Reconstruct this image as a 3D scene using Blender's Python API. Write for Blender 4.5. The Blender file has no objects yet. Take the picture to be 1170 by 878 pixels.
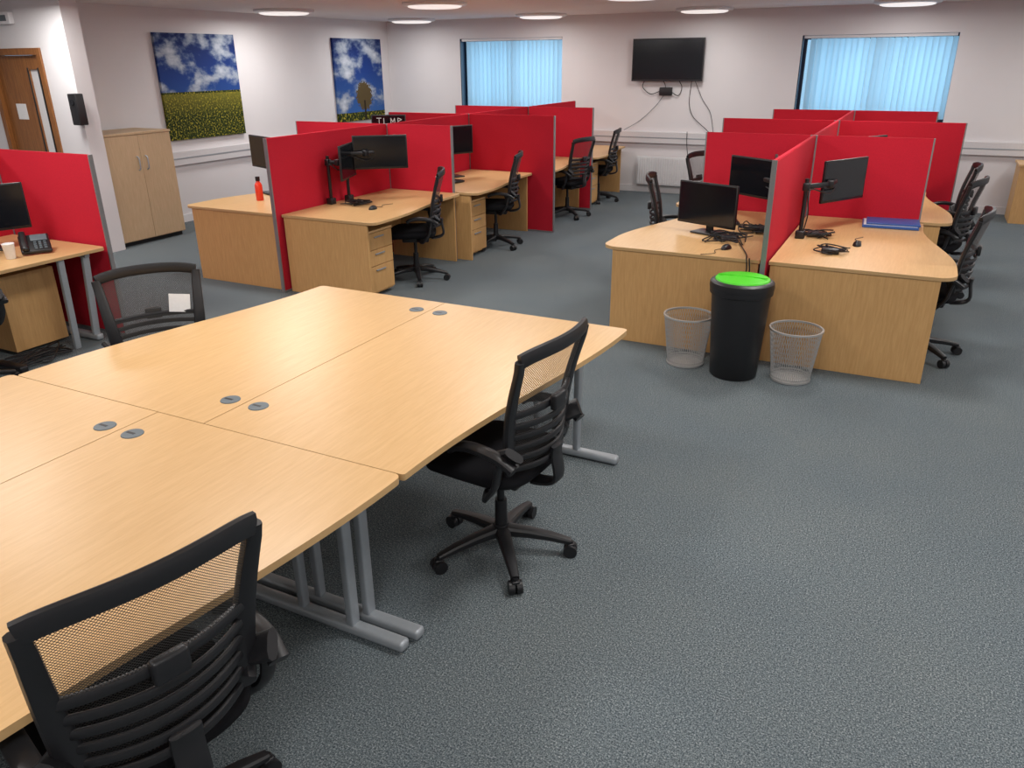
import bpy, bmesh, math, random
from mathutils import Vector, Matrix
random.seed(4)
sc=bpy.context.scene
sc.view_settings.view_transform='Standard'
sc.view_settings.look='None'
sc.view_settings.exposure=0.0
COL=sc.collection

# ------------------------------------------------------------------ camera
f,h,p,yaw,roll=886.3,2.019,.3946,.4715,-.00989
F=Vector((-math.sin(yaw)*math.cos(p),math.cos(yaw)*math.cos(p),-math.sin(p)))
R=Vector((math.cos(yaw),math.sin(yaw),0)); U=R.cross(F)
R2=R*math.cos(roll)+U*math.sin(roll); U2=-R*math.sin(roll)+U*math.cos(roll)
cam=bpy.data.objects.new('camera',bpy.data.cameras.new('camera')); COL.objects.link(cam)
cam.data.sensor_width=36; cam.data.sensor_fit='HORIZONTAL'; cam.data.lens=f/1170*36
cam.matrix_world=Matrix(((R2.x,U2.x,-F.x,0),(R2.y,U2.y,-F.y,0),(R2.z,U2.z,-F.z,h),(0,0,0,1)))
cam.data.clip_start=.02
sc.camera=cam

# ------------------------------------------------------------------ materials
def newmat(n):
    m=bpy.data.materials.new(n); m.use_nodes=True
    nt=m.node_tree; b=nt.nodes['Principled BSDF']; return m,nt,b
def simple(n,col,rough=.5,metal=0,spec=.5,noise=0,nscale=60):
    m,nt,b=newmat(n)
    b.inputs['Base Color'].default_value=(*col,1); b.inputs['Roughness'].default_value=rough
    b.inputs['Metallic'].default_value=metal; b.inputs['Specular IOR Level'].default_value=spec
    tc=nt.nodes.new('ShaderNodeTexCoord'); nz=nt.nodes.new('ShaderNodeTexNoise'); nz.inputs['Scale'].default_value=nscale
    nt.links.new(tc.outputs['Object'],nz.inputs['Vector'])
    k=noise if noise else .06
    mx=nt.nodes.new('ShaderNodeMix'); mx.data_type='RGBA'
    mx.inputs[6].default_value=(*[c*(1-k) for c in col],1); mx.inputs[7].default_value=(*[min(1,c*(1+k)) for c in col],1)
    nt.links.new(nz.outputs['Fac'],mx.inputs[0]); nt.links.new(mx.outputs[2],b.inputs['Base Color'])
    return m
def ramp(nt,stops,src):
    r=nt.nodes.new('ShaderNodeValToRGB'); e=r.color_ramp.elements
    e[0].position=stops[0][0]; e[0].color=(*stops[0][1],1)
    e[1].position=stops[-1][0]; e[1].color=(*stops[-1][1],1)
    for s in stops[1:-1]:
        q=e.new(s[0]); q.color=(*s[1],1)
    nt.links.new(src,r.inputs[0]); return r
def mathn(nt,op,a,b=None,c=None):
    n=nt.nodes.new('ShaderNodeMath'); n.operation=op
    for i,v in enumerate((a,b,c)):
        if v is None: continue
        if isinstance(v,(int,float)): n.inputs[i].default_value=v
        else: nt.links.new(v,n.inputs[i])
    return n.outputs[0]
def wood(n,c1,c2,scale,rough=.4,bands=1.0):
    m,nt,b=newmat(n)
    tc=nt.nodes.new('ShaderNodeTexCoord'); mp=nt.nodes.new('ShaderNodeMapping'); mp.inputs['Scale'].default_value=scale
    nt.links.new(tc.outputs['Object'],mp.inputs['Vector'])
    n1=nt.nodes.new('ShaderNodeTexNoise'); n1.inputs['Scale'].default_value=6; n1.inputs['Detail'].default_value=6; n1.inputs['Roughness'].default_value=.65
    nt.links.new(mp.outputs[0],n1.inputs['Vector'])
    r=ramp(nt,[(.3,c2),(.5,[(a+b2)/2 for a,b2 in zip(c1,c2)]),(.68,c1)],n1.outputs['Fac'])
    nt.links.new(r.outputs[0],b.inputs['Base Color']); b.inputs['Roughness'].default_value=rough
    b.inputs['Specular IOR Level'].default_value=.45
    return m
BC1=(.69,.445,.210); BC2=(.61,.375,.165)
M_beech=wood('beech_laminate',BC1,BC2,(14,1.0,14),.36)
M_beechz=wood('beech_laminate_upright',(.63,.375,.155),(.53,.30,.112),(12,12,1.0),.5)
M_edge=simple('beech_edging',(.52,.33,.15),.5)
M_cup=wood('cupboard_beech',(.58,.42,.26),(.49,.35,.205),(10,10,1.0),.5)
M_door=wood('door_oak',(.34,.14,.04),(.16,.055,.015),(16,16,.8),.4)
M_red=simple('red_fabric',(.52,.017,.036),.85,spec=.15,noise=.2,nscale=220)
M_trim=simple('aluminium_trim',(.24,.24,.25),.45,.4)
M_steel=simple('silver_paint',(.34,.37,.40),.4,.3)
M_blk=simple('black_plastic',(.010,.010,.012),.42)
M_blk2=simple('black_fabric',(.007,.007,.009),.9,spec=.2,noise=.3,nscale=200)
M_gry=simple('grey_plastic',(.11,.14,.16),.45)
M_scr=simple('screen_glass',(.006,.007,.010),.12)
M_wall=simple('wall_paint',(.71,.695,.705),.9,spec=.2,noise=.02,nscale=3)
M_ceil=simple('ceiling_paint',(.78,.73,.715),.9,spec=.2,noise=.02,nscale=3)
M_white=simple('white_plastic',(.72,.72,.73),.4)
M_trunk=simple('trunking_white',(.64,.63,.64),.5)
M_green=simple('green_lid',(.08,.66,.02),.4)
M_bot=simple('bottle_red',(.75,.05,.02),.35)
M_blue=simple('blue_folder',(.03,.10,.35),.4)
M_wire=simple('silver_wire',(.5,.5,.5),.35,.5)
M_dframe=simple('window_frame_dark',(.012,.03,.06),.4)
M_paper=simple('paper_label',(.8,.8,.8),.7)
M_letter=simple('white_lettering',(.7,.75,.75),.6)

def carpet():
    m,nt,b=newmat('carpet_loop')
    tc=nt.nodes.new('ShaderNodeTexCoord')
    n1=nt.nodes.new('ShaderNodeTexNoise'); n1.inputs['Scale'].default_value=165; n1.inputs['Detail'].default_value=5; n1.inputs['Roughness'].default_value=.82
    n2=nt.nodes.new('ShaderNodeTexNoise'); n2.inputs['Scale'].default_value=1.1; n2.inputs['Detail'].default_value=3
    n3=nt.nodes.new('ShaderNodeTexNoise'); n3.inputs['Scale'].default_value=60; n3.inputs['Detail'].default_value=2
    for n in(n1,n2,n3): nt.links.new(tc.outputs['Object'],n.inputs['Vector'])
    r=ramp(nt,[(.39,(.026,.036,.044)),(.49,(.112,.137,.152)),(.55,(.175,.205,.220)),(.65,(.46,.50,.51))],n1.outputs['Fac'])
    r2=ramp(nt,[(.3,(.90,.92,.94)),(.7,(1.05,1.03,1.0))],n2.outputs['Fac'])
    r3=ramp(nt,[(.35,(.90,.91,.92)),(.65,(1.10,1.09,1.08))],n3.outputs['Fac'])
    mx=nt.nodes.new('ShaderNodeMix'); mx.data_type='RGBA'; mx.blend_type='MULTIPLY'; mx.inputs[0].default_value=1
    nt.links.new(r.outputs[0],mx.inputs[6]); nt.links.new(r2.outputs[0],mx.inputs[7])
    my=nt.nodes.new('ShaderNodeMix'); my.data_type='RGBA'; my.blend_type='MULTIPLY'; my.inputs[0].default_value=1
    nt.links.new(mx.outputs[2],my.inputs[6]); nt.links.new(r3.outputs[0],my.inputs[7])
    nt.links.new(my.outputs[2],b.inputs['Base Color']); b.inputs['Roughness'].default_value=.95; b.inputs['Specular IOR Level'].default_value=.1
    bp=nt.nodes.new('ShaderNodeBump'); bp.inputs['Strength'].default_value=.25; bp.inputs['Distance'].default_value=.004
    nt.links.new(n1.outputs['Fac'],bp.inputs['Height']); nt.links.new(bp.outputs[0],b.inputs['Normal'])
    return m
M_carpet=carpet()

def meshmat(n,col,pitch,solid,ax=(0,2)):
    m,nt,b=newmat(n); b.inputs['Base Color'].default_value=(*col,1); b.inputs['Roughness'].default_value=.6
    tc=nt.nodes.new('ShaderNodeTexCoord'); sp=nt.nodes.new('ShaderNodeSeparateXYZ'); nt.links.new(tc.outputs['Object'],sp.inputs[0])
    k=math.pi/pitch
    s1=mathn(nt,'ADD',sp.outputs[ax[0]],sp.outputs[ax[1]]); s2=mathn(nt,'SUBTRACT',sp.outputs[ax[0]],sp.outputs[ax[1]])
    a=mathn(nt,'ABSOLUTE',mathn(nt,'SINE',mathn(nt,'MULTIPLY',s1,k)))
    c=mathn(nt,'ABSOLUTE',mathn(nt,'SINE',mathn(nt,'MULTIPLY',s2,k)))
    hole=mathn(nt,'GREATER_THAN',mathn(nt,'MINIMUM',a,c),solid)
    tr=nt.nodes.new('ShaderNodeBsdfTransparent'); mx=nt.nodes.new('ShaderNodeMixShader')
    nt.links.new(hole,mx.inputs[0]); nt.links.new(b.outputs[0],mx.inputs[1]); nt.links.new(tr.outputs[0],mx.inputs[2])
    nt.links.new(mx.outputs[0],nt.nodes['Material Output'].inputs[0]); return m
M_mesh=meshmat('chair_mesh_fabric',(.045,.042,.04),.0085,.42)

def emis(n,col,s):
    m,nt,b=newmat(n); b.inputs['Base Color'].default_value=(.8,.8,.8,1)
    b.inputs['Emission Color'].default_value=(*col,1); b.inputs['Emission Strength'].default_value=s; return m
M_lamp=emis('lamp_diffuser',(1,.93,.89),.7)

def blindmat():
    m,nt,b=newmat('blind_fabric')
    b.inputs['Base Color'].default_value=(.46,.56,.60,1); b.inputs['Roughness'].default_value=.9
    t=nt.nodes.new('ShaderNodeBsdfTranslucent'); t.inputs[0].default_value=(.66,.84,.92,1)
    mx=nt.nodes.new('ShaderNodeMixShader'); mx.inputs[0].default_value=.58
    nt.links.new(b.outputs[0],mx.inputs[1]); nt.links.new(t.outputs[0],mx.inputs[2]); nt.links.new(mx.outputs[0],nt.nodes['Material Output'].inputs[0])
    return m
M_blind=blindmat()
def glass():
    m,nt,b=newmat('window_glass')
    t=nt.nodes.new('ShaderNodeBsdfTransparent'); g=nt.nodes.new('ShaderNodeBsdfGlossy'); g.inputs['Roughness'].default_value=.02
    mx=nt.nodes.new('ShaderNodeMixShader'); mx.inputs[0].default_value=.06
    nt.links.new(t.outputs[0],mx.inputs[1]); nt.links.new(g.outputs[0],mx.inputs[2]); nt.links.new(mx.outputs[0],nt.nodes['Material Output'].inputs[0]); return m
M_glass=glass()

def picmat(n,kind):
    m,nt,b=newmat(n); b.inputs['Roughness'].default_value=.7; b.inputs['Specular IOR Level'].default_value=.2
    tc=nt.nodes.new('ShaderNodeTexCoord'); sp=nt.nodes.new('ShaderNodeSeparateXYZ'); nt.links.new(tc.outputs['Object'],sp.inputs[0])
    y,z=sp.outputs[1],sp.outputs[2]
    n1=nt.nodes.new('ShaderNodeTexNoise'); n1.inputs['Scale'].default_value=2.7 if kind==1 else 2.1; n1.inputs['Detail'].default_value=6; n1.inputs['Roughness'].default_value=.55
    mp=nt.nodes.new('ShaderNodeMapping'); mp.inputs['Location'].default_value=(0,3.3,1.7) if kind==1 else (0,7.1,4.2); mp.inputs['Scale'].default_value=(1,.8,1.25)
    nt.links.new(tc.outputs['Object'],mp.inputs['Vector']); nt.links.new(mp.outputs[0],n1.inputs['Vector'])
    cl=ramp(nt,[(.46,(0,0,0)),(.56,(1,1,1))],n1.outputs['Fac'])
    skyc=ramp(nt,[(0,(.035,.12,.36)),(.6,(.010,.04,.20)),(1,(.004,.012,.09))],mathn(nt,'DIVIDE',z,1.32))
    clc=ramp(nt,[(.47,(.06,.12,.27)),(.56,(.26,.31,.40)),(.68,(.56,.60,.66))],n1.outputs['Fac'])
    mx=nt.nodes.new('ShaderNodeMix'); mx.data_type='RGBA'; nt.links.new(cl.outputs[0],mx.inputs[0]); nt.links.new(skyc.outputs[0],mx.inputs[6]); nt.links.new(clc.outputs[0],mx.inputs[7])
    n2=nt.nodes.new('ShaderNodeTexNoise'); n2.inputs['Scale'].default_value=42 if kind==1 else 24; n2.inputs['Detail'].default_value=4; nt.links.new(tc.outputs['Object'],n2.inputs['Vector'])
    gr=ramp(nt,[(.40,(.005,.014,.003)),(.50,(.022,.038,.005)),(.57,(.12,.12,.012)),(.66,(.42,.35,.03))],n2.outputs['Fac'])
    hz=.60 if kind==1 else .14
    fac=mathn(nt,'LESS_THAN',z,hz)
    m2=nt.nodes.new('ShaderNodeMix'); m2.data_type='RGBA'; nt.links.new(fac,m2.inputs[0]); nt.links.new(mx.outputs[2],m2.inputs[6]); nt.links.new(gr.outputs[0],m2.inputs[7])
    last=m2.outputs[2]
    if kind==1:   # denser flowers toward the horizon, dark hedge line above
        up=mathn(nt,'MULTIPLY',mathn(nt,'SUBTRACT',z,.28),2.0); up=mathn(nt,'MINIMUM',mathn(nt,'MAXIMUM',up,0.0),.6)
        hzf=mathn(nt,'MULTIPLY',mathn(nt,'LESS_THAN',z,.575),up)
        q=nt.nodes.new('ShaderNodeMix'); q.data_type='RGBA'; nt.links.new(hzf,q.inputs[0]); nt.links.new(last,q.inputs[6]); q.inputs[7].default_value=(.24,.21,.025,1); last=q.outputs[2]
    if kind==2:
        def blob(cy,cz,rr,dist,last,col,sq=1.0):
            dy=mathn(nt,'SUBTRACT',y,cy); dz=mathn(nt,'MULTIPLY',mathn(nt,'SUBTRACT',z,cz),sq)
            d=mathn(nt,'SQRT',mathn(nt,'ADD',mathn(nt,'MULTIPLY',dy,dy),mathn(nt,'MULTIPLY',dz,dz)))
            d=mathn(nt,'ADD',d,mathn(nt,'MULTIPLY',n2.outputs['Fac'],dist))
            ff=mathn(nt,'LESS_THAN',d,rr)
            q=nt.nodes.new('ShaderNodeMix'); q.data_type='RGBA'; nt.links.new(ff,q.inputs[0]); nt.links.new(last,q.inputs[6]); q.inputs[7].default_value=(*col,1); return q.outputs[2]
        last=blob(.75,.40,.33,.22,last,(.085,.06,.024),.95)
        tr=mathn(nt,'MULTIPLY',mathn(nt,'LESS_THAN',mathn(nt,'ABSOLUTE',mathn(nt,'SUBTRACT',y,.75)),.022),mathn(nt,'LESS_THAN',z,.33))
        q=nt.nodes.new('ShaderNodeMix'); q.data_type='RGBA'; nt.links.new(tr,q.inputs[0]); nt.links.new(last,q.inputs[6]); q.inputs[7].default_value=(.02,.012,.006,1); last=q.outputs[2]
    nt.links.new(last,b.inputs['Base Color']); return m

# ------------------------------------------------------------------ mesh builder
class MB:
    def __init__(s): s.bm=bmesh.new(); s.mats=[]
    def mi(s,m):
        if m not in s.mats: s.mats.append(m)
        return s.mats.index(m)
    def _fin(s,vs,fs,m,sm,M):
        if M is not None:
            for v in vs: v.co=M@v.co
        i=s.mi(m)
        for f_ in fs: f_.material_index=i; f_.smooth=sm
    def box(s,a,b,m,M=None):
        a=Vector(a);b=Vector(b); lo=Vector(map(min,a,b)); hi=Vector(map(max,a,b))
        v=[s.bm.verts.new((x,y,z)) for x in(lo.x,hi.x) for y in(lo.y,hi.y) for z in(lo.z,hi.z)]
        q=[(0,1,3,2),(4,6,7,5),(0,4,5,1),(2,3,7,6),(0,2,6,4),(1,5,7,3)]
        s._fin(v,[s.bm.faces.new([v[i] for i in k]) for k in q],m,False,M)
    def rbox(s,c,size,m,r=.01,M=None,seg=3):
        t=bmesh.new(); bmesh.ops.create_cube(t,size=1)
        for v in t.verts: v.co=Vector((v.co.x*size[0],v.co.y*size[1],v.co.z*size[2]))
        bmesh.ops.bevel(t,geom=list(t.edges),offset=r,segments=seg,profile=.5,affect='EDGES')
        mp={}
        for v in t.verts: mp[v]=s.bm.verts.new(v.co+Vector(c))
        fs=[s.bm.faces.new([mp[v] for v in f_.verts]) for f_ in t.faces]
        t.free(); s._fin(list(mp.values()),fs,m,True,M)
    def prism(s,pts,z0,z1,m,M=None,side=None):
        lo=[s.bm.verts.new((x,y,z0)) for x,y in pts]; hi=[s.bm.verts.new((x,y,z1)) for x,y in pts]
        n=len(pts); fs=[s.bm.faces.new(lo[::-1]),s.bm.faces.new(hi)]
        sd=[s.bm.faces.new((lo[i],lo[(i+1)%n],hi[(i+1)%n],hi[i])) for i in range(n)]
        s._fin(lo+hi,fs,m,False,M); s._fin([],sd,side or m,False,None)
    def cyl(s,p0,p1,r0,r1,m,n=20,M=None,caps=True):
        p0=Vector(p0);p1=Vector(p1); d=(p1-p0).normalized()
        a=d.orthogonal().normalized(); b=d.cross(a)
        A=[s.bm.verts.new(p0+(a*math.cos(2*math.pi*i/n)+b*math.sin(2*math.pi*i/n))*r0) for i in range(n)]
        B=[s.bm.verts.new(p1+(a*math.cos(2*math.pi*i/n)+b*math.sin(2*math.pi*i/n))*r1) for i in range(n)]
        fs=[s.bm.faces.new((A[i],A[(i+1)%n],B[(i+1)%n],B[i])) for i in range(n)]
        s._fin(A+B,fs,m,True,M)
        if caps: s._fin([],[s.bm.faces.new(A[::-1]),s.bm.faces.new(B)],m,False,None)
    def sweep(s,pts,wa,wb,up,m,n=10,M=None,pw=.7):
        pts=[Vector(q) for q in pts]; N=len(pts); up=Vector(up)
        if not isinstance(wa,(list,tuple)): wa=[wa]*N
        if not isinstance(wb,(list,tuple)): wb=[wb]*N
        rings=[]
        for i,q in enumerate(pts):
            t=(pts[min(i+1,N-1)]-pts[max(i-1,0)]).normalized()
            sd=t.cross(up)
            if sd.length<1e-4: sd=t.orthogonal()
            sd.normalize(); u=sd.cross(t)
            ring=[]
            for k in range(n):
                a=2*math.pi*(k+.5)/n; c,s_=math.cos(a),math.sin(a)
                ring.append(s.bm.verts.new(q+sd*(math.copysign(abs(c)**pw,c)*wa[i])+u*(math.copysign(abs(s_)**pw,s_)*wb[i])))
            rings.append(ring)
        fs=[s.bm.faces.new((rings[i][k],rings[i][(k+1)%n],rings[i+1][(k+1)%n],rings[i+1][k])) for i in range(N-1) for k in range(n)]
        fs+=[s.bm.faces.new(rings[0][::-1]),s.bm.faces.new(rings[-1])]
        s._fin([v for r in rings for v in r],fs,m,True,M)
    def surf(s,fn,nu,nv,m,M=None):
        g=[[s.bm.verts.new(fn(i/nu,j/nv)) for j in range(nv+1)] for i in range(nu+1)]
        fs=[s.bm.faces.new((g[i][j],g[i+1][j],g[i+1][j+1],g[i][j+1])) for i in range(nu) for j in range(nv)]
        s._fin([v for r in g for v in r],fs,m,True,M)
    def lathe(s,prof,c,m,n=32,M=None):
        rings=[[s.bm.verts.new((c[0]+r*math.cos(2*math.pi*i/n),c[1]+r*math.sin(2*math.pi*i/n),c[2]+z)) for i in range(n)] for r,z in prof]
        fs=[s.bm.faces.new((rings[j][i],rings[j][(i+1)%n],rings[j+1][(i+1)%n],rings[j+1][i])) for j in range(len(prof)-1) for i in range(n)]
        s._fin([v for r in rings for v in r],fs,m,True,M)
    def mesh(s,name):
        bmesh.ops.recalc_face_normals(s.bm,faces=list(s.bm.faces))
        me=bpy.data.meshes.new(name); s.bm.to_mesh(me); s.bm.free()
        for m in s.mats: me.materials.append(m)
        try: me.set_sharp_from_angle(angle=math.radians(40))
        except Exception: pass
        return me
    def obj(s,name,loc=(0,0,0),rz=0,bevel=0,parent=None):
        o=bpy.data.objects.new(name,s.mesh(name)); COL.objects.link(o)
        o.location=loc; o.rotation_euler=(0,0,rz)
        if bevel:
            b=o.modifiers.new('bevel','BEVEL'); b.width=bevel; b.segments=2; b.limit_method='ANGLE'; b.angle_limit=math.radians(50)
        if parent: o.parent=parent
        return o
def empty(name,loc=(0,0,0),rz=0):
    e=bpy.data.objects.new(name,None); COL.objects.link(e); e.location=loc; e.rotation_euler=(0,0,rz); e.empty_display_size=.1; return e
def smooth_pts(ctrl,n=8):
    P=[Vector(c) for c in ctrl]; P=[P[0]*2-P[1]]+P+[P[-1]*2-P[-2]]; out=[]
    for i in range(1,len(P)-2):
        for k in range(n):
            t=k/n; a,b,c,d=P[i-1],P[i],P[i+1],P[i+2]
            out.append(.5*((2*b)+(c-a)*t+(2*a-5*b+4*c-d)*t*t+(3*b-a-3*c+d)*t**3))
    out.append(P[-2]); return out
def cable(mb,ctrl,r,m): mb.sweep(smooth_pts(ctrl,6),r,r,(.31,.17,.93),m,n=6,pw=1)

# ------------------------------------------------------------------ room
XL,YB,ZC=-8.93,12.69,2.69
XR,YF,XL2,YD,XD=3.6,-3.0,-11.0,5.85,-8.2
def wallbox(name,a,b,m=M_wall):
    q=MB(); q.box(a,b,m); return q.obj(name)
wallbox('floor',(XL2-.2,YF-.2,-.1),(XR+.2,YB+.3,0),M_carpet)
wallbox('ceiling',(XL2-.2,YF-.2,ZC),(XR+.2,YB+.3,ZC+.1),M_ceil)
wallbox('wall_left',(XL-.2,YD+.2,0),(XL,YB,ZC))
wallbox('wall_right',(XR,YF,0),(XR+.2,YB,ZC))
wallbox('wall_front',(XL2,YF-.2,0),(XR,YF,ZC))
wallbox('wall_far_left',(XL2-.2,YF,0),(XL2,YD,ZC))
W=[(-7.42,-5.49,1.18,2.38),(-1.76,.22,1.18,2.32)]
q=MB(); xs=XL-.2
for (a,b,z0,z1) in W:
    q.box((xs,YB,0),(a,YB+.25,ZC),M_wall); q.box((a,YB,0),(b,YB+.25,z0),M_wall); q.box((a,YB,z1),(b,YB+.25,ZC),M_wall); xs=b
q.box((xs,YB,0),(XR+.2,YB+.25,ZC),M_wall); q.obj('wall_back')
dx0,dx1,dz=-9.62,-8.66,2.2
q=MB(); q.box((XL2,YD,0),(dx0,YD+.2,ZC),M_wall); q.box((dx0,YD,dz),(dx1,YD+.2,ZC),M_wall); q.box((dx1,YD,0),(XD,YD+.2,ZC),M_wall); q.obj('wall_door_side')
q=MB()
q.box((dx0+.002,YD-.02,0.002),(dx0+.07,YD+.12,dz-.002),M_door); q.box((dx1-.07,YD-.02,0.002),(dx1-.002,YD+.12,dz-.002),M_door); q.box((dx0+.07,YD-.02,dz-.07),(dx1-.07,YD+.12,dz-.002),M_door)
gx0,gx1=dx1-.33,dx1-.17
q.box((dx0+.073,YD+.03,.01),(gx0,YD+.075,dz-.073),M_door); q.box((gx1,YD+.03,.01),(dx1-.073,YD+.075,dz-.073),M_door)
q.box((gx0,YD+.03,.01),(gx1,YD+.075,.75),M_door); q.box((gx0,YD+.03,1.98),(gx1,YD+.075,dz-.073),M_door)
q.box((gx0,YD+.05,.75),(gx1,YD+.056,1.98),M_white)
q.box((gx0-.02,YD+.022,.73),(gx0,YD+.03,2.0),M_blk); q.box((gx1,YD+.022,.73),(gx1+.02,YD+.03,2.0),M_blk)
q.cyl((dx0+.13,YD+.03,1.0),(dx0+.13,YD-.03,1.0),.012,.012,M_steel); q.cyl((dx0+.13,YD-.03,1.0),(dx0+.26,YD-.03,1.0),.011,.011,M_steel)
q.box((dx0+.26,YD+.026,1.45),(dx0+.44,YD+.029,1.62),M_paper)
q.obj('door_1',bevel=.002)
q=MB(); q.box((XL,YD+.2,0),(XL+.018,YB,.1),M_white); q.obj('baseboard_left')
q=MB(); q.box((XL+.018,YB-.018,0),(XR,YB,.1),M_white); q.obj('baseboard_back')
q=MB(); q.box((dx1+.002,YD-.018,0),(XD,YD,.1),M_white); q.box((XL2,YD-.018,0),(dx0-.002,YD,.1),M_white); q.obj('baseboard_door_side')
q=MB(); q.box((XL,7.05,.76),(XL+.055,YB-.06,.93),M_trunk); q.box((XL+.055,7.05,.835),(XL+.058,YB-.06,.855),M_steel); q.obj('trim_1',bevel=.004)
q=MB(); q.box((XL+.06,YB-.055,.78),(XR,YB,.95),M_trunk); q.box((XL+.06,YB-.058,.855),(XR,YB-.055,.872),M_steel); q.obj('trim_2',bevel=.004)
for i,(a,b,z0,z1) in enumerate(W):
    q=MB(); y0,y1=YB+.16,YB+.21; t=.055
    q.box((a,y0,z0),(b,y1,z0+t),M_dframe); q.box((a,y0,z1-t),(b,y1,z1),M_dframe)
    q.box((a,y0,z0+t),(a+t,y1,z1-t),M_dframe); q.box((b-t,y0,z0+t),(b,y1,z1-t),M_dframe)
    mxx=(a+b)/2; q.box((mxx-t/2,y0,z0+t),(mxx+t/2,y1,z1-t),M_dframe)
    q.box((a+t,y0+.02,z0+t),(b-t,y0+.026,z1-t),M_glass)
    q.box((a,YB-.02,z0-.025),(b,YB+.16,z0),M_white)
    q.box((a,YB+.005,z0),(a+.012,YB+.16,z1),M_dframe)
    q.obj('window_%d'%(i+1))
    q=MB(); q.box((a+.02,YB+.03,z1-.04),(b-.02,YB+.075,z1-.005),M_white)
    x=a+.15
    while x<b-.03:
        an=math.radians(36+random.uniform(-14,14)); dx,dy=.047*math.cos(an),.047*math.sin(an)
        v=[q.bm.verts.new(c) for c in((x-dx,YB+.06-dy,z0+.04),(x+dx,YB+.06+dy,z0+.04),(x+dx,YB+.06+dy,z1-.045),(x-dx,YB+.06-dy,z1-.045))]
        q._fin([],[q.bm.faces.new(v)],M_blind,False,None); x+=.078
    q.obj('vertical_blind')
# ------------------------------------------------------------------ ceiling lights
for x in(-8.0,-5.6,-3.05,-.45,2.1):
    for y in(12.1,9.0,5.9,2.8,-.3):
        if x<-7.9 and y<5.95 and y>5: y=5.2
        q=MB(); q.lathe([(.001,0),(.40,0),(.40,-.022),(.385,-.034),(.335,-.040),(.33,-.036)],(0,0,0),M_white,48)
        q.lathe([(.332,-.036),(.325,-.05),(.29,-.060),(.15,-.066),(.001,-.067)],(0,0,0),M_lamp,48)
        q.obj('ceiling_light',(x,y,ZC-.001))
        l=bpy.data.lights.new('ceiling_lamp','AREA'); l.shape='DISK'; l.size=.62; l.energy=(18 if y>12 else 28 if y>8 else 31 if y>4 else 32); l.color=(1,.97,.94)
        lo=bpy.data.objects.new('ceiling_lamp',l); COL.objects.link(lo); lo.location=(x,y-(.5 if y>12 else 0),ZC-.09)
w=bpy.data.worlds.new('sky'); sc.world=w; w.use_nodes=True
bg=w.node_tree.nodes['Background']; bg.inputs[0].default_value=(.38,.71,1,1); bg.inputs[1].default_value=.95
for (a,b,z0,z1) in W:
    l=bpy.data.lights.new('window_daylight','AREA'); l.shape='RECTANGLE'; l.size=b-a; l.size_y=z1-z0; l.energy=15; l.color=(.46,.75,1)
    lo=bpy.data.objects.new('window_daylight',l); COL.objects.link(lo); lo.location=((a+b)/2,YB+.6,(z0+z1)/2); lo.rotation_euler=(math.radians(-90),0,0)

# ------------------------------------------------------------------ wall items
q=MB(); q.box((-.04,0,0),(0,1.36,1.32),picmat('canvas_meadow',1)); q.obj('canvas_picture',(XL+.045,7.54,1.078))
q=MB(); q.box((-.04,0,0),(0,1.33,1.32),picmat('canvas_tree',2)); q.obj('canvas_picture',(XL+.045,11.07,1.078))
q=MB(); q.box((-4.25,YB-.1,1.71),(-3.13,YB-.06,2.32),M_blk); q.box((-4.235,YB-.102,1.735),(-3.145,YB-.1,2.305),M_scr); q.box((-3.95,YB-.06,1.85),(-3.4,YB-.002,2.15),M_blk); q.obj('wall_television',bevel=.004)
q=MB(); q.rbox((-3.70,YB-.035,1.56),(.2,.06,.12),M_blk,.01)
cable(q,[(-3.75,YB-.05,1.72),(-3.72,YB-.03,1.66),(-3.7,YB-.05,1.60)],.006,M_blk)
cable(q,[(-4.05,YB-.05,1.72),(-4.08,YB-.03,1.62),(-3.95,YB-.03,1.52),(-3.8,YB-.04,1.56)],.006,M_blk)
cable(q,[(-3.62,YB-.05,1.56),(-3.5,YB-.03,1.5),(-3.45,YB-.03,1.62),(-3.5,YB-.05,1.72)],.006,M_blk)
cable(q,[(-3.72,YB-.03,1.52),(-3.85,YB-.02,1.35),(-4.1,YB-.02,1.12),(-4.35,YB-.06,.97)],.004,M_gry)
cable(q,[(-3.3,YB-.05,1.72),(-3.32,YB-.02,1.4),(-3.25,YB-.02,1.2),(-3.05,YB-.03,1.03),(-2.95,YB-.07,.96)],.005,M_blk)
cable(q,[(-3.25,YB-.05,1.72),(-3.12,YB-.02,1.45),(-2.98,YB-.02,1.25),(-2.9,YB-.06,.96)],.004,M_blk)
cable(q,[(-3.31,YB-.06,.97),(-3.3,YB-.07,.8),(-3.27,YB-.08,.62)],.005,M_blk)
q.obj('television_cables')
q=MB(); q.box((-4.09,YB-.10,.13),(-3.22,YB-.04,.57),M_white)
for i in range(22): q.box((-4.07+i*.0385,YB-.11,.15),(-4.05+i*.0385,YB-.10,.55),M_white)
q.box((-3.9,YB-.04,.2),(-3.86,YB-.02,.5),M_steel); q.box((-3.45,YB-.04,.2),(-3.41,YB-.02,.5),M_steel); q.cyl((-3.2,YB-.07,.16),(-3.2,YB-.07,.0),.01,.01,M_white)
q.obj('radiator',bevel=.003)
q=MB(); q.rbox((-9.12,YD-.03,2.5),(.26,.06,.12),M_white,.01); q.box((-9.2,YD-.062,2.47),(-9.04,YD-.06,2.53),M_gry); q.obj('exit_sign')
q=MB(); q.rbox((XD+.02,YD-.05,1.58),(.13,.1,.32),M_blk,.01); q.cyl((XD+.02,YD-.1,1.65),(XD+.02,YD-.108,1.65),.03,.03,M_scr); q.obj('wall_phone')
q=MB(); cx0,cx1,cy0,cy1,ch=-8.88,-8.25,6.07,7.0,1.29
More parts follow.
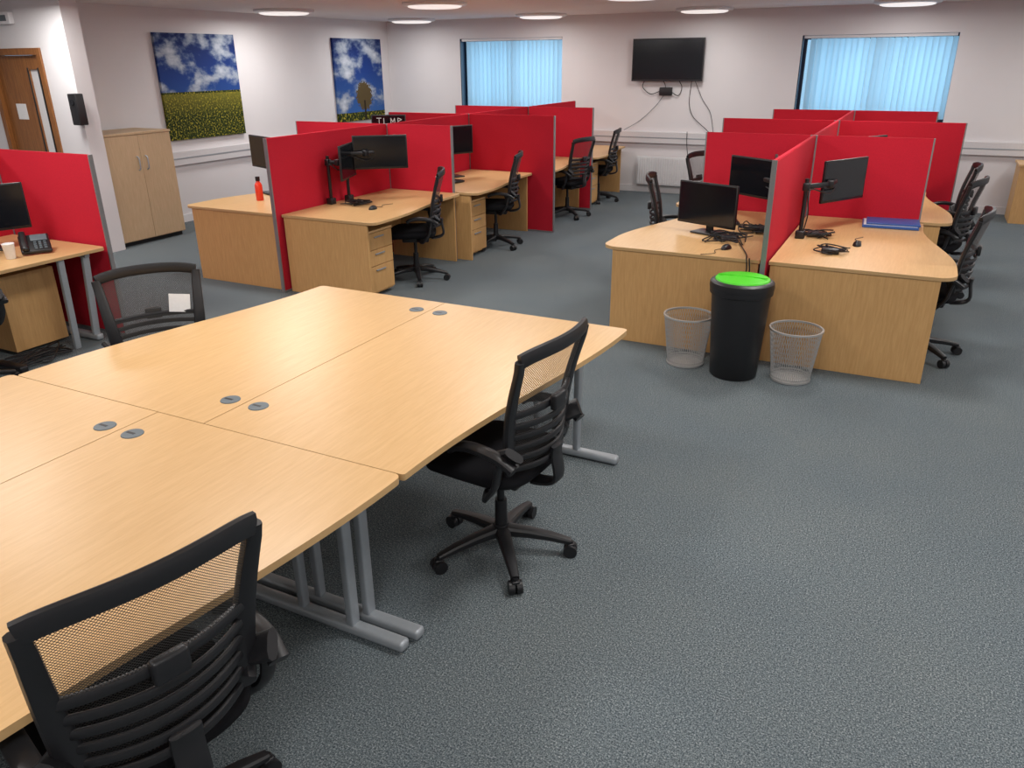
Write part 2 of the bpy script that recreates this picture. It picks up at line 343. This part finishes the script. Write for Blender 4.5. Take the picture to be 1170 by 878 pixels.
q.box((cx0,cy0,0.05),(cx1-.02,cy1,ch-.025),M_cup); q.box((cx0,cy0-.01,ch-.025),(cx1+.005,cy1+.01,ch),M_cup); q.box((cx0+.02,cy0+.02,0.0),(cx1-.05,cy1-.02,.05),M_blk)
ym=(cy0+cy1)/2
q.box((cx1-.018,cy0+.003,.06),(cx1,ym-.002,ch-.03),M_cup); q.box((cx1-.018,ym+.002,.06),(cx1,cy1-.003,ch-.03),M_cup)
for yy in(ym-.06,ym+.06): q.sweep(smooth_pts([(cx1,yy,.86),(cx1+.03,yy,.88),(cx1+.035,yy,.94),(cx1+.03,yy,1.0),(cx1,yy,1.02)],4),.007,.007,(0,1,0),M_steel,n=8)
q.obj('storage_cupboard',bevel=.002)
q=MB(); q.box((1.18,12.0,0.0),(2.0,12.55,.72),M_beechz); q.box((1.16,11.98,.72),(2.02,12.57,.745),M_beech); q.box((1.59,11.985,.03),(1.594,12.0,.7),M_blk); q.obj('low_cupboard',bevel=.002)

# ------------------------------------------------------------------ desks
def wave(xs,sg,y0,y1,w0,w1,r0=.03,r1=.03,s0=.18,s1=.86):
    def X(t):
        t=min(1,max(0,(t-s0)/(s1-s0))); return w0+(w1-w0)*(t*t*(3-2*t))
    P=[(xs,y0)]; L=y1-y0
    for k in range(7):
        a=math.pi/2*k/6; P.append((xs+sg*(X(0)-r0+r0*math.sin(a)),y0+r0-r0*math.cos(a)))
    for k in range(1,24):
        t=k/24; yy=y0+L*t
        if y0+r0<yy<y1-r1: P.append((xs+sg*X(t),yy))
    for k in range(7):
        a=math.pi/2*k/6; P.append((xs+sg*(X(1)-r1+r1*math.cos(a)),y1-r1+r1*math.sin(a)))
    P.append((xs,y1)); return P
ZT=.73
def pod_desk(xs,sg,y0,y1,w0=1.14,w1=.92,r0=.12,ped=True,pedy=None,ci=.09):
    e=empty('office_desk',(xs,y0,0))
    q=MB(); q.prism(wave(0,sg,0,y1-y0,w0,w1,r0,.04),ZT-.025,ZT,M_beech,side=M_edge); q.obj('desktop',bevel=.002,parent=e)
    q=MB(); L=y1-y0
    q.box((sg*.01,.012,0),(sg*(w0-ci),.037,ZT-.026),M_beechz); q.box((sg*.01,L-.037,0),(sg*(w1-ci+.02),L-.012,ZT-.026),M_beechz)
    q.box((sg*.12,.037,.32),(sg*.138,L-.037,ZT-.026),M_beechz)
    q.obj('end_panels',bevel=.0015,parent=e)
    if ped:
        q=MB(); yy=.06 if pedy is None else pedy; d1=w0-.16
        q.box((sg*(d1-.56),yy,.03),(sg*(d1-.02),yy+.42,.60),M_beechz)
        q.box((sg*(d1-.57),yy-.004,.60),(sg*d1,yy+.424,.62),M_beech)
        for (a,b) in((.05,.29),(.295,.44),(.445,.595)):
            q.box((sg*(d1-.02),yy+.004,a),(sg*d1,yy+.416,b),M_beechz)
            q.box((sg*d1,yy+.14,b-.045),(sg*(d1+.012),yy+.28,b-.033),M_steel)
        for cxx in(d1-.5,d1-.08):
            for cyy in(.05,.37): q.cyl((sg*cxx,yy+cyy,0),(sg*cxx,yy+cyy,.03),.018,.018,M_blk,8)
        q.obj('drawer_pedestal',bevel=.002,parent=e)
    return e
def screen(x0,y0,x1,y1,z0=.0,z1=1.408,t=.016,m=None):
    q=MB(); m=m or M_red; L=math.hypot(x1-x0,y1-y0); k=.012
    q.box((k,-t,z0+.02),(L-k,t,z1-.006),m)
    q.box((0,-t-.001,z0),(k,t+.001,z1),M_trim); q.box((L-k,-t-.001,z0),(L,t+.001,z1),M_trim)
    q.box((k,-t+.004,z1-.006),(L-k,t-.004,z1),m); q.box((k,-t,z0),(L-k,t,z0+.02),M_trim)
    return q.obj('partition_screen',(x0,y0,0),math.atan2(y1-y0,x1-x0))
SX=-5.19
for (a,b) in((5.47,7.21),(7.27,8.99),(9.05,10.73),(10.79,12.5)):
    pod_desk(SX+.03,1,a,b,1.04 if a<6 else 1.06,.90,.08)
    pod_desk(SX-.03,-1,a,b,1.2,.95,.08)
for (a,b) in((5.40,7.24),(7.24,9.02),(9.02,10.76),(10.76,12.55)): screen(SX,a+.002,SX,b-.002)
for (y,xa,xb) in((7.24,-6.43,-4.36),(9.02,-6.40,-3.98),(10.76,-6.40,-4.16)):
    screen(xa,y,SX-.018,y); screen(SX+.018,y,xb,y)
SR=-.83
for (a,b) in((5.48,7.37),(7.43,9.25),(9.31,11.12)):
    pod_desk(SR+.03,1,a,b,1.15,.93,.12)
    pod_desk(SR-.03,-1,a,b,1.17,.90,.12)
for (a,b) in((5.42,7.40),(7.40,9.28),(9.28,11.15)): screen(SR,a+.002,SR,b-.002)
for (y,xa,xb) in((7.40,-1.76,.10),(9.28,-2.03,.38),(11.15,-1.80,.13)):
    screen(xa,y,SR-.018,y); screen(SR+.018,y,xb,y)
screen(-7.6,3.90,-5.47,3.90,m=M_red)
screen(-6.62,2.0,-6.62,3.88)
def t_leg(q,x0,x1,y,xp,m=M_steel,w=.016):
    q.rbox(((x0+x1)/2,y,.028),(abs(x1-x0),.055,.042),m,.014)
    q.rbox((xp,y,(ZT-.03+.045)/2),(2*w,.05,ZT-.03-.045),m,.008)
    s=-1 if x1<x0 else 1
    xq=xp-s*.24; q.rbox((xq,y,(ZT-.03+.045)/2),(2*w,.04,ZT-.03-.045),m,.008)
    q.box((min(x0,x1)+.05,y-.02,ZT-.055),(max(x0,x1)-.05,y+.02,ZT-.027),m)
e=empty('office_desk',(0,0,0))
q=MB(); q.prism(wave(-6.6,1,2.1,3.86,1.14,1.14,.04,.04),ZT-.025,ZT,M_beech,side=M_edge); q.obj('desktop',bevel=.002,parent=e)
q=MB()
for y in(2.2,3.72):
    q.rbox((-6.0,y,.03),(.9,.06,.05),M_steel,.015)
    q.sweep([(-5.6,y,.05),(-5.53,y-.0,ZT-.05)],.02,.03,(0,1,0),M_steel); q.sweep([(-6.3,y,.05),(-6.3,y,ZT-.05)],.02,.03,(0,1,0),M_steel)
    q.box((-6.5,y-.02,ZT-.055),(-5.5,y+.02,ZT-.027),M_steel)
q.sweep([(-5.56,3.52,.0),(-5.5,3.5,ZT-.03)],.02,.026,(0,1,0),M_steel)
q.obj('desk_frame',parent=e)
q=MB(); q.box((-6.45,2.25,.3),(-6.43,3.68,ZT-.06),M_beechz); q.box((-6.35,3.2,.03),(-5.8,3.62,.6),M_beechz); q.obj('modesty_panel',parent=e)

def meet_desk(xs,sg,y0,y1,w0,w1,gy,legs):
    e=empty('meeting_desk',(xs,0,0))
    q=MB(); q.prism(wave(0,sg,y0,y1,w0,w1,.012,.03,.0,1.0),ZT-.025,ZT,M_beech,side=M_edge)
    for yy in gy:
        q.cyl((sg*.075,yy,ZT-.001),(sg*.075,yy,ZT+.003),.042,.040,M_gry,28); q.box((sg*.075-.03,yy-.006,ZT+.003),(sg*.075+.012,yy+.006,ZT+.0035),M_blk)
    q.obj('desktop',bevel=.0015,parent=e)
    q=MB()
    for (y,tip) in legs: t_leg(q,sg*.10,sg*tip,y,sg*(tip-.24))
    ys=[l[0] for l in legs]
    q.box((sg*.35,min(ys)+.02,ZT-.07),(sg*.39,max(ys)-.02,ZT-.03),M_steel)
    q.obj('t_leg_frame',parent=e)
    return e
Y0,Y1,Y2=.09,1.884,3.68
meet_desk(-2.305,1,Y1+.002,Y2,.93,1.11,(2.10,3.50),((1.925,.93),(3.55,1.13)))
meet_desk(-2.309,-1,Y1+.002,Y2,1.16,.90,(2.10,3.50),((1.925,.95),(3.55,.82)))
meet_desk(-2.555,1,Y0,Y1-.002,1.0,1.175,(.28,1.70),((.2,.90),(1.845,1.165)))
meet_desk(-2.559,-1,Y0,Y1-.002,1.16,.95,(.28,1.70),((.2,.95),(1.845,.85)))

# ------------------------------------------------------------------ chair
def chair_meshes():
    q=MB()
    for k in range(5):
        a=2*math.pi*k/5; c,s_=math.cos(a),math.sin(a)
        q.sweep([(c*.03,s_*.03,.115),(c*.12,s_*.12,.108),(c*.22,s_*.22,.092),(c*.305,s_*.305,.072)],[.034,.029,.024,.018],[.026,.022,.018,.014],(0,0,1),M_blk)
        q.cyl((c*.305,s_*.305,.075),(c*.305,s_*.305,.045),.012,.012,M_blk,10)
        px,py=-s_,c
        for o_ in(.016,-.016):
            c0=Vector((c*.305+px*o_,s_*.305+py*o_,.030)); n_=Vector((px,py,0))*.012
            q.cyl(c0-n_,c0+n_,.030,.030,M_blk,16)
        q.rbox((c*.305,s_*.305,.054),(.035,.035,.022),M_blk,.006)
    q.cyl((0,0,.085),(0,0,.15),.04,.034,M_blk); q.cyl((0,0,.15),(0,0,.27),.028,.026,M_blk); q.cyl((0,0,.27),(0,0,.41),.016,.016,M_blk)
    base=q.mesh('chair_base')
    q=MB()
    q.rbox((0,-.01,.415),(.2,.26,.05),M_blk,.015)
    q.sweep([(.1,.02,.42),(.26,.02,.41)],.008,.008,(0,0,1),M_blk,n=8)
    def seat(u,v):
        a=2*math.pi*u; ph=math.pi*(v-.5)
        def se(x,e): return math.copysign(abs(x)**e,x)
        cx_,sy_=se(math.cos(a),.5),se(math.sin(a),.5); cc=se(math.cos(ph),.35)
        x=cx_*cc*.25; y=sy_*cc*.24+.03; z=.478+se(math.sin(ph),.8)*.045
        z+= -.03*max(0,(y-.12)/.14)**2 + .012*(x/.245)**2
        return Vector((x,y,z))
    q.surf(seat,40,14,M_blk2)
    def B(s,t,off=0):
        hw=.195+.055*t**.8
        y=-.235-.075*t+.055*s*s+.021*math.sin(math.pi*min(1,t*1.15))-off
        return Vector((s*hw,y,.545+.50*t-(.012*abs(s)**4 if t>.9 else 0)))
    N=14
    for sd in(-1,1): q.sweep([B(sd,i/N) for i in range(N+1)],[.016]*(N+1),[.036-.014*i/N for i in range(N+1)],(1,0,0) ,M_blk)
    S=[i/16*2-1 for i in range(17)]
    q.sweep([B(s_,1)+Vector((0,0,.010*(1-s_*s_)**.7)) for s_ in S],.013,.030,(0,0,1),M_blk)
    q.sweep([B(s_,.50) for s_ in S],.010,.016,(0,0,1),M_blk)
    for t in(.02,.115,.21,.305,.40): q.sweep([B(s_,t,.022*(1-s_*s_)) for s_ in S],.007,.013,(0,0,1),M_blk)
    q.surf(lambda u,v:B(u*2-1,.50+v*.49)+Vector((0,0,.008*(1-(u*2-1)**2)*v)),16,8,M_mesh)
    q.surf(lambda u,v:B(u*2-1,.02+v*.48,-.010),16,8,M_mesh)
    q.rbox(B(0,.51,.022),(.085,.028,.065),M_blk,.008)
    q.sweep(smooth_pts([(0,-.06,.42),(0,-.2,.42),(0,-.28,.455),B(0,.03,.035),B(0,.12,.038)],4),.04,.012,(0,1,0.01),M_blk)
    for sd in(-1,1):
        q.sweep(smooth_pts([(sd*.10,-.03,.425),(sd*.25,-.09,.43),(sd*.275,-.15,.50),(sd*.275,-.17,.58),(sd*.275,-.18,.62)],5),.022,.012,(0,1,0),M_blk)
        q.sweep(smooth_pts([(sd*.272,-.235,.60),(sd*.28,-.17,.640),(sd*.28,-.06,.655),(sd*.275,.02,.640),(sd*.272,.05,.62)],5),.028,.018,(0,0,1),M_blk)
        q.sweep([B(sd,.05),B(sd,.14)+Vector((sd*.02,.02,0)),(sd*.262,-.235,.66)],.018,.042,(0,1,0),M_blk)
    return base,q.mesh('chair_upper')
CB,CU=chair_meshes()
def chair(x,y,fx,fy,base=0,name='office_chair',zs=1.0,label=False):
    rz=math.atan2(fy,fx)-math.pi/2
    e=empty(name,(x,y,0),rz)
    b=bpy.data.objects.new('chair_base',CB); u=bpy.data.objects.new('chair_upper',CU)
    for o in(b,u): COL.objects.link(o); o.parent=e
    b.rotation_euler=(0,0,math.radians(base)-rz); u.scale=(1,1,zs)
    if label:
        q=MB(); q.box((-.055,-.002,-.045),(.055,-.001,.055),M_paper); o=q.obj('paper_label',parent=e); o.location=(-.135,-.226,.79); o.rotation_euler=(math.radians(8),math.radians(-6),math.radians(-14))
    return e
chair(-1.37,2.57,-.995,.09,-52)
chair(-1.55,.92,-.967,.25,75)
chair(-3.42,2.63,.83,-.56,10,zs=.935,label=True)
chair(-4.30,6.36,-.85,-.5,20)
chair(-4.28,8.02,-.9,-.35,50)
chair(-4.26,10.1,-.95,.2,30)
chair(-4.34,11.5,-.98,-.2,5)
chair(-1.84,6.98,.97,.22,10)
chair(-1.9,8.75,.9,-.4,40)
chair(.20,6.12,-1,.1,-50)
chair(.24,7.82,-.95,.25,10)
chair(.24,8.78,-1,0,30)
chair(-5.42,2.6,-1,.1,0)

# ------------------------------------------------------------------ monitors
def monitor(x,y,z,yaw,w=.54,hh=.325,stand='foot',mount=None,name='computer_monitor',letters=False):
    e=empty(name,(x,y,0),math.radians(yaw)+math.pi/2)
    q=MB(); q.rbox((0,0,z),(w,.022,hh),M_blk,.004,seg=2); q.box((-w/2+.012,-.0125,z-hh/2+.02),(w/2-.012,-.0105,z+hh/2-.012),M_scr)
    q.rbox((0,.025,z-.01),(w*.55,.04,hh*.6),M_blk,.012)
    if stand=='foot':
        q.rbox((0,.06,(z+ZT)/2),(.06,.025,(z-ZT)),M_blk,.005); q.rbox((0,.05,ZT+.009),(.24,.18,.014),M_blk,.006)
    if letters:
        zz=z+hh/2-.09
        def bar(x0,z0,x1,z1): q.sweep([(x0,-.0135,zz+z0),(x1,-.0135,zz+z1)],.006,.001,(0,1,0),M_letter,n=4)
        for (x0,z0,x1,z1) in((-.15,.05,-.09,.05),(-.12,.05,-.12,-.03),(-.06,.05,-.06,-.03),(-.06,-.03,-.01,-.03),(.03,-.03,.03,.05),(.03,.05,.055,.0),(.055,.0,.08,.05),(.08,.05,.08,-.03),(.12,.05,.12,-.03),(.12,.05,.17,.03),(.17,.03,.12,.01)): bar(x0,z0,x1,z1)
    q.obj('display',parent=e)
    if stand=='arm':
        px,py=mount; q=MB()
        q.cyl((px,py,ZT),(px,py,z+.06),.016,.016,M_blk,14); q.rbox((px,py,ZT+.03),(.07,.07,.06),M_blk,.008)
        c=math.radians(yaw); bx,by=x-math.cos(c)*.05,y-math.sin(c)*.05
        mx_,my_=(px+bx)/2+.06,(py+by)/2-.04
        q.sweep([(px,py,z),(mx_,my_,z),(bx,by,z)],.014,.02,(0,0,1),M_blk); q.rbox((mx_,my_,z),(.05,.05,.06),M_blk,.01); q.rbox((px,py,z),(.05,.05,.06),M_blk,.01)
        cable(q,[(px+.02,py-.02,ZT+.05),(px+.04,py-.03,(z+ZT)/2),(px+.03,py-.02,z-.02),(mx_,my_,z-.07),(bx,by,z-.03)],.005,M_blk)
        o=q.obj('monitor_arm'); o.parent=e; o.matrix_parent_inverse=(Matrix.Translation((x,y,0))@Matrix.Rotation(math.radians(yaw)+math.pi/2,4,'Z')).inverted()
    return e
monitor(-4.82,6.60,1.19,-52,stand='arm',mount=(-5.06,6.35))
monitor(-4.98,6.27,1.13,22,w=.50,stand='arm',mount=(-5.10,6.12))
monitor(-6.16,6.36,1.16,-112,stand='foot')
monitor(-4.95,8.25,1.16,-25,stand='foot')
monitor(-1.42,6.20,.965,-112,hh=.33)
monitor(-1.24,7.02,1.08,-125,stand='arm',mount=(-.95,6.6))
monitor(-1.02,6.75,1.12,-170,w=.5,stand='arm',mount=(-.92,6.3))
monitor(-.50,6.85,1.12,-30,stand='arm',mount=(-.72,6.35))
monitor(-6.13,3.42,1.04,-22,w=.56,hh=.34)
monitor(-.45,8.6,1.15,-30); monitor(-4.9,10.1,1.12,-25); monitor(-5.7,7.9,1.13,-110); monitor(-1.3,8.2,1.1,-140)
monitor(-6.15,8.65,1.27,-62,w=.44,hh=.26,letters=True)
# ------------------------------------------------------------------ bins
def mesh_bin(x,y):
    q=MB(); H,r0,r1=.36,.125,.168; n=60
    for i in range(n):
        a=2*math.pi*i/n
        for d in(1,-1):
            P=[]
            for k in range(7):
                t=k/6; aa=a+d*t*.55; r=r0+(r1-r0)*t; P.append((r*math.cos(aa),r*math.sin(aa),.01+H*t*.98))
            q.sweep(P,.0015,.0015,(0,0,1),M_wire,n=4,pw=1)
    def ring(r,z,t):
        q.lathe([(r-t,z-t),(r+t,z-t),(r+t,z+t),(r-t,z+t),(r-t,z-t)],(0,0,0),M_wire,40)
    ring(r1,H,.006); ring(r0,.01,.006); ring(r0,.03,.003)
    q.cyl((0,0,.002),(0,0,.008),r0,r0,M_wire,32)
    q.obj('wire_mesh_bin',(x,y,0))
mesh_bin(-1.26,5.22); mesh_bin(-.535,5.22)
q=MB()
q.lathe([(.001,0),(.150,0),(.158,.01),(.192,.58),(.205,.585),(.207,.62),(.200,.625)],(0,0,0),M_blk,40)
q.lathe([(.207,.615),(.210,.63),(.206,.66),(.19,.672),(.175,.674)],(0,0,0),M_blk,40)
q.lathe([(.178,.672),(.172,.682),(.12,.69),(.001,.693)],(0,0,0),M_green,40)
q.box((-.16,-.004,.689),(.16,.004,.696),M_green)
q.obj('pedal_waste_bin',(-.905,5.15,0))
# ------------------------------------------------------------------ desk clutter
def keyboard(x,y,rz):
    q=MB(); q.rbox((0,0,.012),(.44,.14,.02),M_blk,.005)
    for i in range(14):
        for j in range(5): q.box((-.205+i*.0295,-.058+j*.0235,.02),(-.18+i*.0295,-.039+j*.0235,.027),M_gry if (i+j)%9==0 else M_blk)
    q.obj('keyboard',(x,y,ZT+.001),rz)
def mouse(x,y,rz):
    q=MB(); q.surf(lambda u,v:Vector((.031*math.cos(2*math.pi*u)*math.sin(math.pi*v/2+.001),.055*math.sin(2*math.pi*u)*math.sin(math.pi*v/2+.001),.036*math.cos(math.pi*v/2))),20,8,M_blk)
    cable(q,[(0,.05,.01),(.02,.12,.006),(-.03,.2,.006),(.02,.3,.006)],.0025,M_blk); q.obj('computer_mouse',(x,y,ZT+.001),rz)
keyboard(-1.38,6.84,math.radians(-70)); keyboard(-4.75,7.75,1.4)
mouse(-1.15,5.74,2.8); mouse(-.30,6.25,0); mouse(-4.55,6.05,0)
def phone(x,y,rz):
    q=MB(); T=Matrix.Rotation(math.radians(28),4,'X')
    q.rbox((0,0,.05),(.2,.2,.03),M_blk,.01,M=T); q.rbox((-.07,0,.085),(.045,.21,.035),M_blk,.014,M=T); q.rbox((.03,.05,.07),(.11,.07,.006),M_gry,.002,M=T)
    for i in range(3):
        for j in range(4): q.rbox((.0+i*.032,.0-j*.023,.068),(.02,.014,.008),M_gry,.003,M=T)
    q.obj('desk_phone',(x,y,ZT+.02),rz)
phone(-5.78,3.52,math.radians(60))
q=MB(); q.lathe([(.001,0),(.028,0),(.031,.003),(.041,.105),(.043,.108),(.041,.111),(.038,.106),(.029,.01),(.001,.008)],(0,0,0),M_paper,28); q.obj('paper_cup',(-5.74,3.30,ZT+.001))
q=MB(); q.lathe([(.001,0),(.034,0),(.037,.01),(.037,.15),(.03,.17),(.018,.185),(.018,.20)],(0,0,0),M_bot,28); q.lathe([(.022,.195),(.022,.235),(.001,.238)],(0,0,0),M_blk,24); q.obj('water_bottle',(-5.92,6.0,ZT+.001))
q=MB(); q.rbox((0,0,.012),(.42,.30,.022),M_blue,.003); q.box((-.2,-.14,.023),(.2,.14,.026),M_paper); q.rbox((.02,.0,.034),(.40,.28,.014),M_blue,.003); q.obj('folder_stack',(-.12,7.15,ZT+.001),.06)
def tangle(name,x,y,w,n,seed,drop=None,box=True):
    rnd=random.Random(seed); q=MB()
    for i in range(n):
        P=[(rnd.uniform(-w,w),rnd.uniform(-w,w),.008+rnd.uniform(0,.035)) for _ in range(6)]
        cable(q,P,.0048,M_blk)
    if drop: cable(q,drop,.005,M_blk)
    if box: q.rbox((0,0,.02),(.12,.07,.035),M_blk,.008)
    q.obj(name,(x,y,ZT+.001))
tangle('cable_tangle',-1.20,6.05,.17,9,1,drop=[(.1,-.1,.01),(.22,-.45,.01),(.25,-.585,.01),(.26,-.60,-.08),(.23,-.60,-.16),(.28,-.60,-.1),(.27,-.59,.012)])
tangle('cable_tangle',-.45,5.90,.12,4,2); tangle('cable_tangle',-.62,6.45,.14,6,3); tangle('cable_tangle',-4.85,6.2,.12,5,5); tangle('cable_tangle',-6.05,3.3,.15,6,6); tangle('cable_tangle',-1.08,6.50,.16,8,9)
q=MB(); rnd=random.Random(8)
for i in range(8):
    cable(q,[(-5.6+rnd.uniform(-.15,.15),3.2+rnd.uniform(-.3,.3),.02+rnd.uniform(0,.02)) for _ in range(5)],.006,M_blk)
q.rbox((-5.55,3.0,.03),(.3,.06,.05),M_blk,.01); q.obj('extension_lead')
